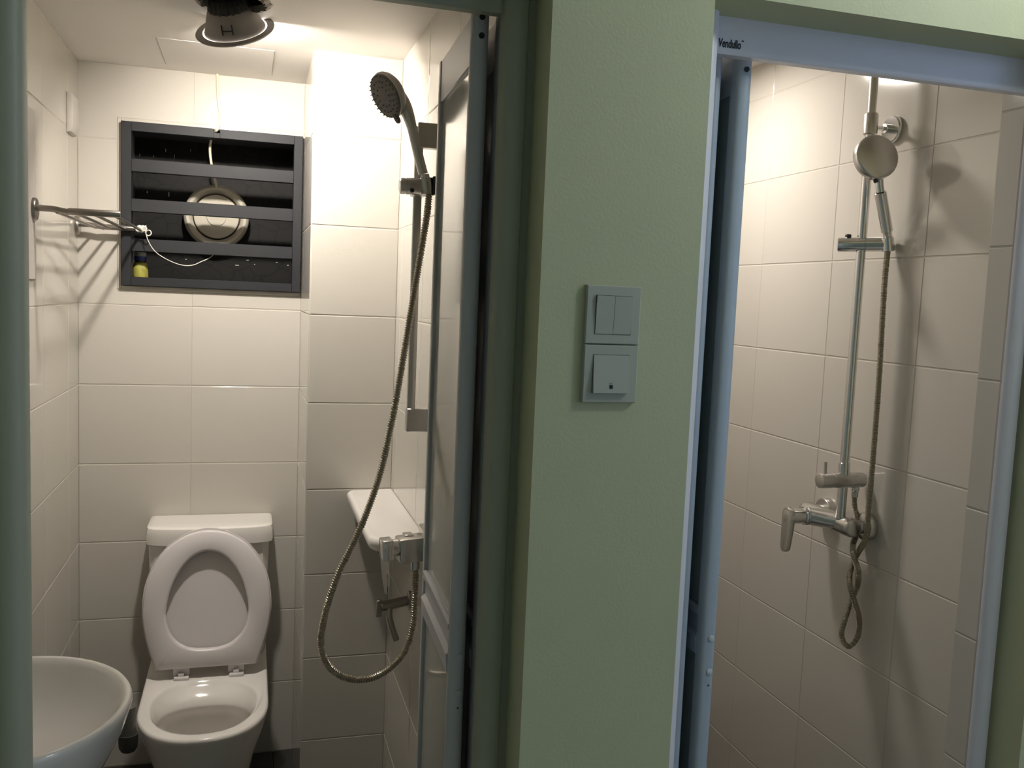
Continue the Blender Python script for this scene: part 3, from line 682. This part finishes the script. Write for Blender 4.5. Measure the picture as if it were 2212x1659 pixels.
# ---------------------------------------------------------------- toilet room shower set
SRY, SRX = 2.030, 0.3590
sr_ = thing('shower_rail', (SRX, SRY, 1.28), 'chrome flat shower rail with square brackets on the right wall', 'shower rail')
part(sr_, 'bar', bm_box(SRX-0.0095, SRX+0.0095, SRY-0.0065, SRY+0.0065, 1.262, 1.935, 0.004, 2), 'chrome_brushed')
part(sr_, 'bracket', bm_box(0.3485, BX-PROUD, SRY-0.012, SRY+0.014, 1.250, 1.303, 0.002, 1), 'chrome_brushed')
part(sr_, 'bracket', bm_box(0.3540, BX-PROUD, SRY-0.012, SRY+0.014, 1.888, 1.943, 0.002, 1), 'chrome_brushed')
HC = Vector((0.311, 1.985, 1.7965)); HD = Vector((0.070, 0.000, 0.0035)).normalized()
hd = part(sr_, 'holder', lathe([(0.0150, 0), (0.0172, 0.002), (0.0178, 0.012), (0.0165, 0.0125), (0.0165, 0.014), (0.0180, 0.0145), (0.0185, 0.045), (0.0170, 0.055), (0.012, 0.062)], HC, HD, 36), 'chrome_brushed')
part(hd, 'clamp', bm_box(SRX-0.016, SRX+0.016, 1.992, SRY+0.010, 1.780, 1.813, 0.004, 2), 'chrome_brushed')
part(hd, 'cradle', cyl((0.371, 1.972, 1.782), (0.366, 1.972, 1.816), 0.0135, 24, ch=0.001), 'chrome_brushed')
part(hd, 'set_screw', cyl((0.336, 1.970, 1.786), (0.336, 1.962, 1.786), 0.0042, 14), 'dark_hole')
part(hd, 'end_cap', bm_box(0.3795, 0.3870, 1.960, 1.984, 1.780, 1.820, 0.002, 1), 'black_plastic')
# hand shower: head disc facing down left, curved handle
hsr = thing('hand_shower', (0.33, 1.97, 1.85), 'chrome hand shower tilted in the holder of the toilet room rail', 'hand shower')
NV = Vector((-0.80, -0.34, -0.49)).normalized(); HCn = Vector((0.2790, 1.965, 1.9830))
hp_ = lathe([(0.0005, 0.008), (0.046, 0.008), (0.0485, 0.006), (0.0495, 0.002), (0.0490, -0.002), (0.046, -0.008), (0.039, -0.015), (0.028, -0.021), (0.014, -0.0245), (0.0005, -0.025)], HCn, NV, 48, cap0=False, cap1=False)
head = part(hsr, 'head', hp_, 'chrome_brushed')
part(head, 'spray_plate', lathe([(0.0470, 0.0070), (0.0465, 0.0110), (0.042, 0.0130), (0.0005, 0.0134)], HCn, NV, 40, cap0=False), 'nozzle_grey', 'dull grey spray plate')
a_, u_, v_ = frame_of(NV)
nz = bmesh.new()
for R_, k in ((0.0435, 26), (0.033, 18), (0.021, 11)):
    for i in range(k):
        th = 2*PI*i/k; c = HCn+(u_*math.cos(th)+v_*math.sin(th))*R_
        lathe([(0.0017, 0.0115), (0.0013, 0.0160)], c, NV, 6, nz)
nzo = part(head, 'nozzles', nz, 'nozzle_grey'); nzo['kind'] = 'stuff'
d_ = (Vector((0.52, 0.0, -0.85)) - NV*Vector((0.52, 0.0, -0.85)).dot(NV)).normalized()
p_ = HCn + d_*0.050 + NV*0.010
part(head, 'selector', tube([p_-d_*0.010, p_-d_*0.004, p_+d_*0.006, p_+d_*0.010, p_+d_*0.012], 0.006, 16, rfun=lambda i, s: (0.0055, 0.0062, 0.0060, 0.0045, 0.001)[i]), 'nozzle_grey')
hpath = catmull([(0.2960, 1.967, 1.9840), (0.3080, 1.968, 1.9720), (0.3195, 1.969, 1.9530), (0.3300, 1.969, 1.9250), (0.3400, 1.969, 1.8900), (0.3515, 1.970, 1.8500), (0.3600, 1.971, 1.8240)], 0.005)
part(hsr, 'handle', tube(hpath, 0.0115, 24, rfun=lambda i, s: 0.0105+0.0075*max(0, 1-s/0.075)), 'chrome_brushed')
part(hsr, 'hose_nut', cyl((0.3630, 1.971, 1.824), (0.3715, 1.972, 1.786), 0.0098, 20, ch=0.001), 'chrome')
def hose(path, r, pitch=0.0044):
    pts = catmull(path, pitch/4)
    return tube(pts, r, 12, rfun=lambda i, s: r*(1.0 if (s/pitch) % 1.0 < 0.55 else 0.76))
H1 = [(0.3744, 1.972, 1.7834), (0.372, 1.97, 1.7511), (0.368, 1.965, 1.7205), (0.3538, 1.955, 1.6293), (0.3397, 1.945, 1.5384), (0.3264, 1.94, 1.4478), (0.309, 1.93, 1.3375), (0.2952, 1.93, 1.2564), (0.2794, 1.93, 1.1751), (0.2539, 1.925, 1.0949), (0.2252, 1.92, 1.0255), (0.197, 1.92, 0.9652), (0.1757, 1.92, 0.9047), (0.1628, 1.925, 0.8419), (0.1601, 1.93, 0.7986), (0.1739, 1.94, 0.7497), (0.2052, 1.945, 0.7166), (0.2418, 1.95, 0.7019), (0.2816, 1.955, 0.7019), (0.3205, 1.96, 0.7206), (0.3519, 1.965, 0.7554), (0.368, 1.97, 0.8123), (0.3722, 1.975, 0.8755), (0.3717, 1.975, 0.9243), (0.3707, 1.975, 0.950)]
single('shower_hose', hose(H1, 0.0080, 0.0054), 'hose_metal', (0.37, 1.97, 1.78), 'ribbed metal shower hose hanging in a wide loop in the toilet room', 'hose')
# corner shelf
def rrect(x0, x1, y0, y1, r0, r1, z):
    """plan outline: r0 rounds the two room-side corners, r1 the wall-side ones"""
    pts = []
    for cx, cy, r, a in ((x1-r1, y0+r1, r1, -PI/2), (x1-r1, y1-r1, r1, 0), (x0+r0*0.62, y1-r0*0.62, r0*0.62, PI/2), (x0+r0, y0+r0, r0, PI)):
        for k in range(9): pts.append((cx+r*math.cos(a+PI/2*k/8), cy+r*math.sin(a+PI/2*k/8), z))
    return pts
she = [(0.012, 0.958), (0.004, 0.964), (0.0, 0.975), (0.0, 0.984), (0.002, 0.990), (0.006, 0.9935), (0.011, 0.9940)]
single('corner_shelf', loft([rrect(0.2755+d, BX-PROUD-0.0005, 2.030+d, CY-PROUD-0.0005, 0.06, 0.001, z) for d, z in she]), 'ceramic', (0.34, 2.3, 0.97), 'white rounded corner shelf between hose and rail', 'shelf')
# mixer tap below the rail
mx = thing('shower_mixer', (0.36, 1.98, 0.985), 'square chrome shower mixer tap beside the white shelf', 'tap')
MD = Vector((0.99, 0.10, 0.05)).normalized()
def oriented(bm, o, d):
    d = Vector(d).normalized(); s = Vector((-d.y, d.x, 0)).normalized(); u = d.cross(s)
    M = Matrix(((d.x, s.x, u.x, o[0]), (d.y, s.y, u.y, o[1]), (d.z, s.z, u.z, o[2]), (0, 0, 0, 1)))
    bmesh.ops.transform(bm, matrix=M, verts=bm.verts); return bm
MO = (0.2895, 1.960, 0.9960)
part(mx, 'handle', oriented(bm_box(0, 0.026, -0.020, 0.020, -0.024, 0.021, 0.003, 2), MO, MD), 'chrome')
part(mx, 'collar', oriented(cyl((0.024, 0, -0.001), (0.040, 0, -0.001), 0.0195, 32, ch=0.001), MO, MD), 'chrome')
part(mx, 'body', oriented(bm_box(0.038, 0.100, -0.024, 0.024, -0.034, 0.021, 0.004, 2), MO, MD), 'chrome_brushed')
part(mx, 'top_block', bm_box(0.3425, 0.3640, 1.965, 1.995, 1.005, 1.0235, 0.002, 1), 'chrome_brushed')
part(mx, 'wall_flange', bm_box(0.3840, BX-PROUD, 1.900, 2.020, 0.960, 1.036, 0.003, 1), 'chrome_brushed')
lv = prism([(0, -0.018, -0.022), (0, 0.018, -0.022), (0, 0.015, -0.075), (0, 0.006, -0.108), (0, -0.006, -0.108), (0, -0.015, -0.075)], (0.006, 0, 0), 0.0015, 1)
part(mx, 'lever', oriented(lv, (MO[0]+0.004, MO[1], MO[2]), (0.93, 0.30, 0.10)), 'chrome')
part(mx, 'outlet', cyl((0.3707, 1.975, 0.970), (0.3707, 1.975, 0.942), 0.0105, 20), 'chrome')
# low tap on the same wall
bt = thing('bib_tap', (0.40, 2.21, 0.78), 'small dark chrome tap low on the wall below the mixer', 'tap')
part(bt, 'flange', lathe([(0.024, 0), (0.024, 0.006), (0.012, 0.010)], (BX-PROUD, 2.215, 0.785), (-1, 0, 0), 28), 'rack_metal')
part(bt, 'body', cyl((BX-0.008, 2.215, 0.785), (0.330, 2.205, 0.776), 0.0125, 24, ch=0.002), 'rack_metal')
part(bt, 'spout', tube(catmull([(0.352, 2.207, 0.778), (0.350, 2.195, 0.752), (0.358, 2.188, 0.722), (0.368, 2.184, 0.694)], 0.006), 0.0085, 16), 'rack_metal')
part(bt, 'handle', oriented(bm_box(0, 0.014, -0.005, 0.005, -0.022, 0.022, 0.002, 1), (0.318, 2.203, 0.772), (1, 0, 0)), 'rack_metal')

# ---------------------------------------------------------------- shower room set
RBX, RBY = 1.410, 1.866
r2 = thing('riser_rail', (RBX, RBY, 1.07), 'tall round chrome riser rail with a disc wall bracket in the shower room', 'shower rail')
part(r2, 'bar', cyl((RBX, RBY, 1.172), (RBX, RBY, 1.985), 0.0115, 28), 'chrome')
part(r2, 'sleeve', lathe([(0.0145, 0), (0.0165, 0.002), (0.0165, 0.046), (0.0145, 0.050), (0.0108, 0.051)], (RBX, RBY, 1.985), UP, 28), 'chrome_brushed')
part(r2, 'upper_pipe', cyl((RBX, RBY, 2.034), (RBX, RBY, 2.2995), 0.0100, 24), 'chrome_brushed')
wbk = part(r2, 'wall_bracket', lathe([(0.031, 0), (0.032, 0.003), (0.032, 0.010), (0.030, 0.013), (0.0125, 0.0135)], (SX-PROUD, 1.866, 2.003), (-1, 0, 0), 40), 'chrome')
part(wbk, 'arm', lathe([(0.0110, 0.012), (0.0110, 0.030), (0.0055, 0.031), (0.0055, 0.056)], (SX-PROUD, 1.866, 2.003), (-1, 0, 0), 24), 'chrome')
S0 = Vector((1.3660, 1.899, 1.7255)); S1 = Vector((1.4560, 1.8315, 1.7285)); SD = (S1-S0)
sl2 = part(r2, 'slider', lathe([(0.0135, 0), (0.0165, 0.002), (0.0175, 0.006), (0.0175, 0.062), (0.0168, 0.0625), (0.0168, 0.064), (0.0175, 0.0645), (0.0175, 0.106), (0.014, 0.110)], S0, SD, 36), 'chrome')
part(sl2, 'release_button', bm_box(1.3785, 1.3905, 1.878, 1.890, 1.738, 1.751, 0.002, 1), 'black_plastic')
part(sl2, 'cradle', cyl((1.4560, 1.8260, 1.712), (1.4500, 1.8255, 1.744), 0.0145, 24, ch=0.001), 'chrome')
part(sl2, 'end_disc', lathe([(0.0150, 0), (0.0155, 0.002), (0.0155, 0.006), (0.0140, 0.008)], S1+Vector((0.0040, -0.0030, 0.0)), SD, 28), 'chrome_brushed')
# hand shower of the shower room
h2 = thing('hand_shower', (1.44, 1.83, 1.75), 'round chrome hand shower standing in the riser rail slider', 'hand shower')
N2 = Vector((0.13, 0.965, -0.20)).normalized(); C2 = Vector((1.3820, 1.795, 1.9233))
hd2 = part(h2, 'head', lathe([(0.0005, -0.0025), (0.047, -0.0025), (0.0505, -0.0005), (0.0520, 0.003), (0.0520, 0.017), (0.0500, 0.020), (0.0005, 0.021)], C2, N2, 64, cap0=False, cap1=False), 'chrome_brushed')
a_, u_, v_ = frame_of(N2)
nz = bmesh.new()
for R_, k in ((0.042, 24), (0.030, 16), (0.017, 8)):
    for i in range(k):
        th = 2*PI*i/k; lathe([(0.0018, 0.020), (0.0012, 0.024)], C2+(u_*math.cos(th)+v_*math.sin(th))*R_, N2, 6, nz)
nzo = part(hd2, 'nozzles', nz, 'nozzle_grey'); nzo['kind'] = 'stuff'
p0 = C2 + N2*0.009 + Vector((0.014, 0.0, -0.044)); p1 = Vector((1.4050, 1.806, 1.845)); p2 = Vector((1.4470, 1.8245, 1.757))
part(h2, 'neck', tube(catmull([p0, p0.lerp(p1, 0.5)+Vector((-0.001, 0, 0)), p1], 0.005), 0.0095, 20), 'chrome')
part(h2, 'handle', cyl(p1, p2, 0.0135, 28, ch=0.0015), 'chrome')
part(h2, 'hose_nut', cyl(p2, p2+(p2-p1).normalized()*0.020, 0.0105, 24), 'chrome')
part(h2, 'selector', lathe([(0.004, 0), (0.005, 0.004), (0.003, 0.008)], C2+Vector((0.002, 0.004, -0.052)), (-0.2, -0.2, -1), 14), 'black_plastic')
H2 = [(1.4460, 1.866, 1.112), (1.4470, 1.864, 1.085), (1.4590, 1.864, 1.055), (1.4590, 1.862, 1.020), (1.4390, 1.848, 0.995), (1.4228, 1.822, 0.9744), (1.4461, 1.83, 0.9303), (1.4561, 1.842, 0.8909), (1.4433, 1.845, 0.8493), (1.4201, 1.835, 0.8011), (1.4126, 1.83, 0.7681), (1.4319, 1.826, 0.7436), (1.4522, 1.822, 0.7673), (1.4521, 1.82, 0.8104), (1.4329, 1.818, 0.8591), (1.4252, 1.83, 0.8963), (1.435, 1.845, 0.9262), (1.4488, 1.845, 0.9666), (1.4463, 1.812, 1.0202), (1.437, 1.8, 1.0828), (1.4383, 1.8, 1.1395), (1.4386, 1.8, 1.2071), (1.4386, 1.8, 1.3189), (1.4373, 1.8, 1.4297), (1.4377, 1.805, 1.5502), (1.4440, 1.815, 1.6485), (1.4530, 1.825, 1.712)]
single('shower_hose', hose(H2, 0.0072, 0.0036), 'hose_metal', (1.45, 1.82, 1.1), 'metal shower hose twisted into a narrow loop below the shower room mixer', 'hose')
# mixer with diverter
m2 = thing('shower_mixer', (1.42, 1.925, 1.04), 'rounded chrome shower mixer with a drooping lever in the shower room', 'tap')
for y in (1.842, 2.006):
    fg = part(m2, 'wall_flange', lathe([(0.0335, 0), (0.0345, 0.003), (0.0345, 0.016), (0.032, 0.020), (0.022, 0.0205)], (SX-PROUD, y, 1.040), (-1, 0, 0), 40), 'chrome_brushed')
    part(fg, 'inlet_nut', cyl((SX-0.018, y, 1.040), (1.440, y, 1.040), 0.0175, 24), 'chrome')
part(m2, 'body', lathe([(0.016, 0), (0.0215, 0.004), (0.0235, 0.012), (0.0235, 0.195), (0.0215, 0.203), (0.016, 0.207)], (1.420, 1.822, 1.040), (0, 1, 0), 36), 'chrome_brushed')
part(m2, 'spindle_neck', loft([[(1.425, 1.905+0.055*math.cos(2*PI*j/32), 1.042+0.0225*math.sin(2*PI*j/32)) for j in range(32)], [(1.385, 1.915+0.040*math.cos(2*PI*j/32), 1.046+0.0225*math.sin(2*PI*j/32)) for j in range(32)], [(1.352, 1.922+0.0245*math.cos(2*PI*j/32), 1.051+0.0220*math.sin(2*PI*j/32)) for j in range(32)]]), 'chrome_brushed')
cg = lathe([(0.0225, 0), (0.0235, 0.002), (0.0215, 0.004), (0.0215, 0.008), (0.0235, 0.010), (0.0225, 0.013)], (1.353, 1.922, 1.051), (-1, 0, 0), 36)
part(m2, 'collar', cg, 'chrome')
hk = part(m2, 'handle', lathe([(0.0200, 0), (0.0200, 0.040), (0.0190, 0.046), (0.012, 0.0485)], (1.341, 1.922, 1.051), (-1, 0, 0), 36), 'chrome')
lvp = [(1.308, 1.922+0.0195*math.cos(a), 1.054+0.0195*math.sin(a)) for a in [PI*k/10 for k in range(11)]] + [(1.307, 1.922-0.0180, 1.02), (1.305, 1.922-0.0150, 0.985)] + [(1.304, 1.922-0.0130*math.cos(a), 0.972-0.0110*math.sin(a)) for a in [PI*k/8 for k in range(9)]] + [(1.305, 1.922+0.0150, 0.985), (1.307, 1.922+0.0180, 1.02)]
part(hk, 'lever', prism(lvp, (-0.014, 0, 0), 0.002, 2), 'chrome_brushed')
part(m2, 'riser_stub', cyl((RBX, RBY, 1.055), (RBX, RBY, 1.140), 0.0118, 24), 'chrome')
dv = part(m2, 'diverter', lathe([(0.0150, 0), (0.0182, 0.002), (0.0188, 0.006), (0.0188, 0.036), (0.0182, 0.0365), (0.0182, 0.038), (0.0188, 0.0385), (0.0188, 0.122), (0.0165, 0.127)], (1.3400, RBY, 1.152), (1, 0, 0), 36), 'chrome_brushed')
part(dv, 'pin', cyl((1.357, RBY, 1.166), (1.356, RBY, 1.198), 0.0038, 14), 'chrome_brushed')
part(dv, 'collar', cyl((RBX, RBY, 1.166), (RBX, RBY, 1.196), 0.0138, 24, ch=0.001), 'chrome')
part(dv, 'hose_outlet', lathe([(0.009, 0), (0.0105, 0.004), (0.0105, 0.010), (0.0085, 0.012), (0.0085, 0.026)], (1.446, RBY, 1.136), (0, 0, -1), 20), 'chrome')
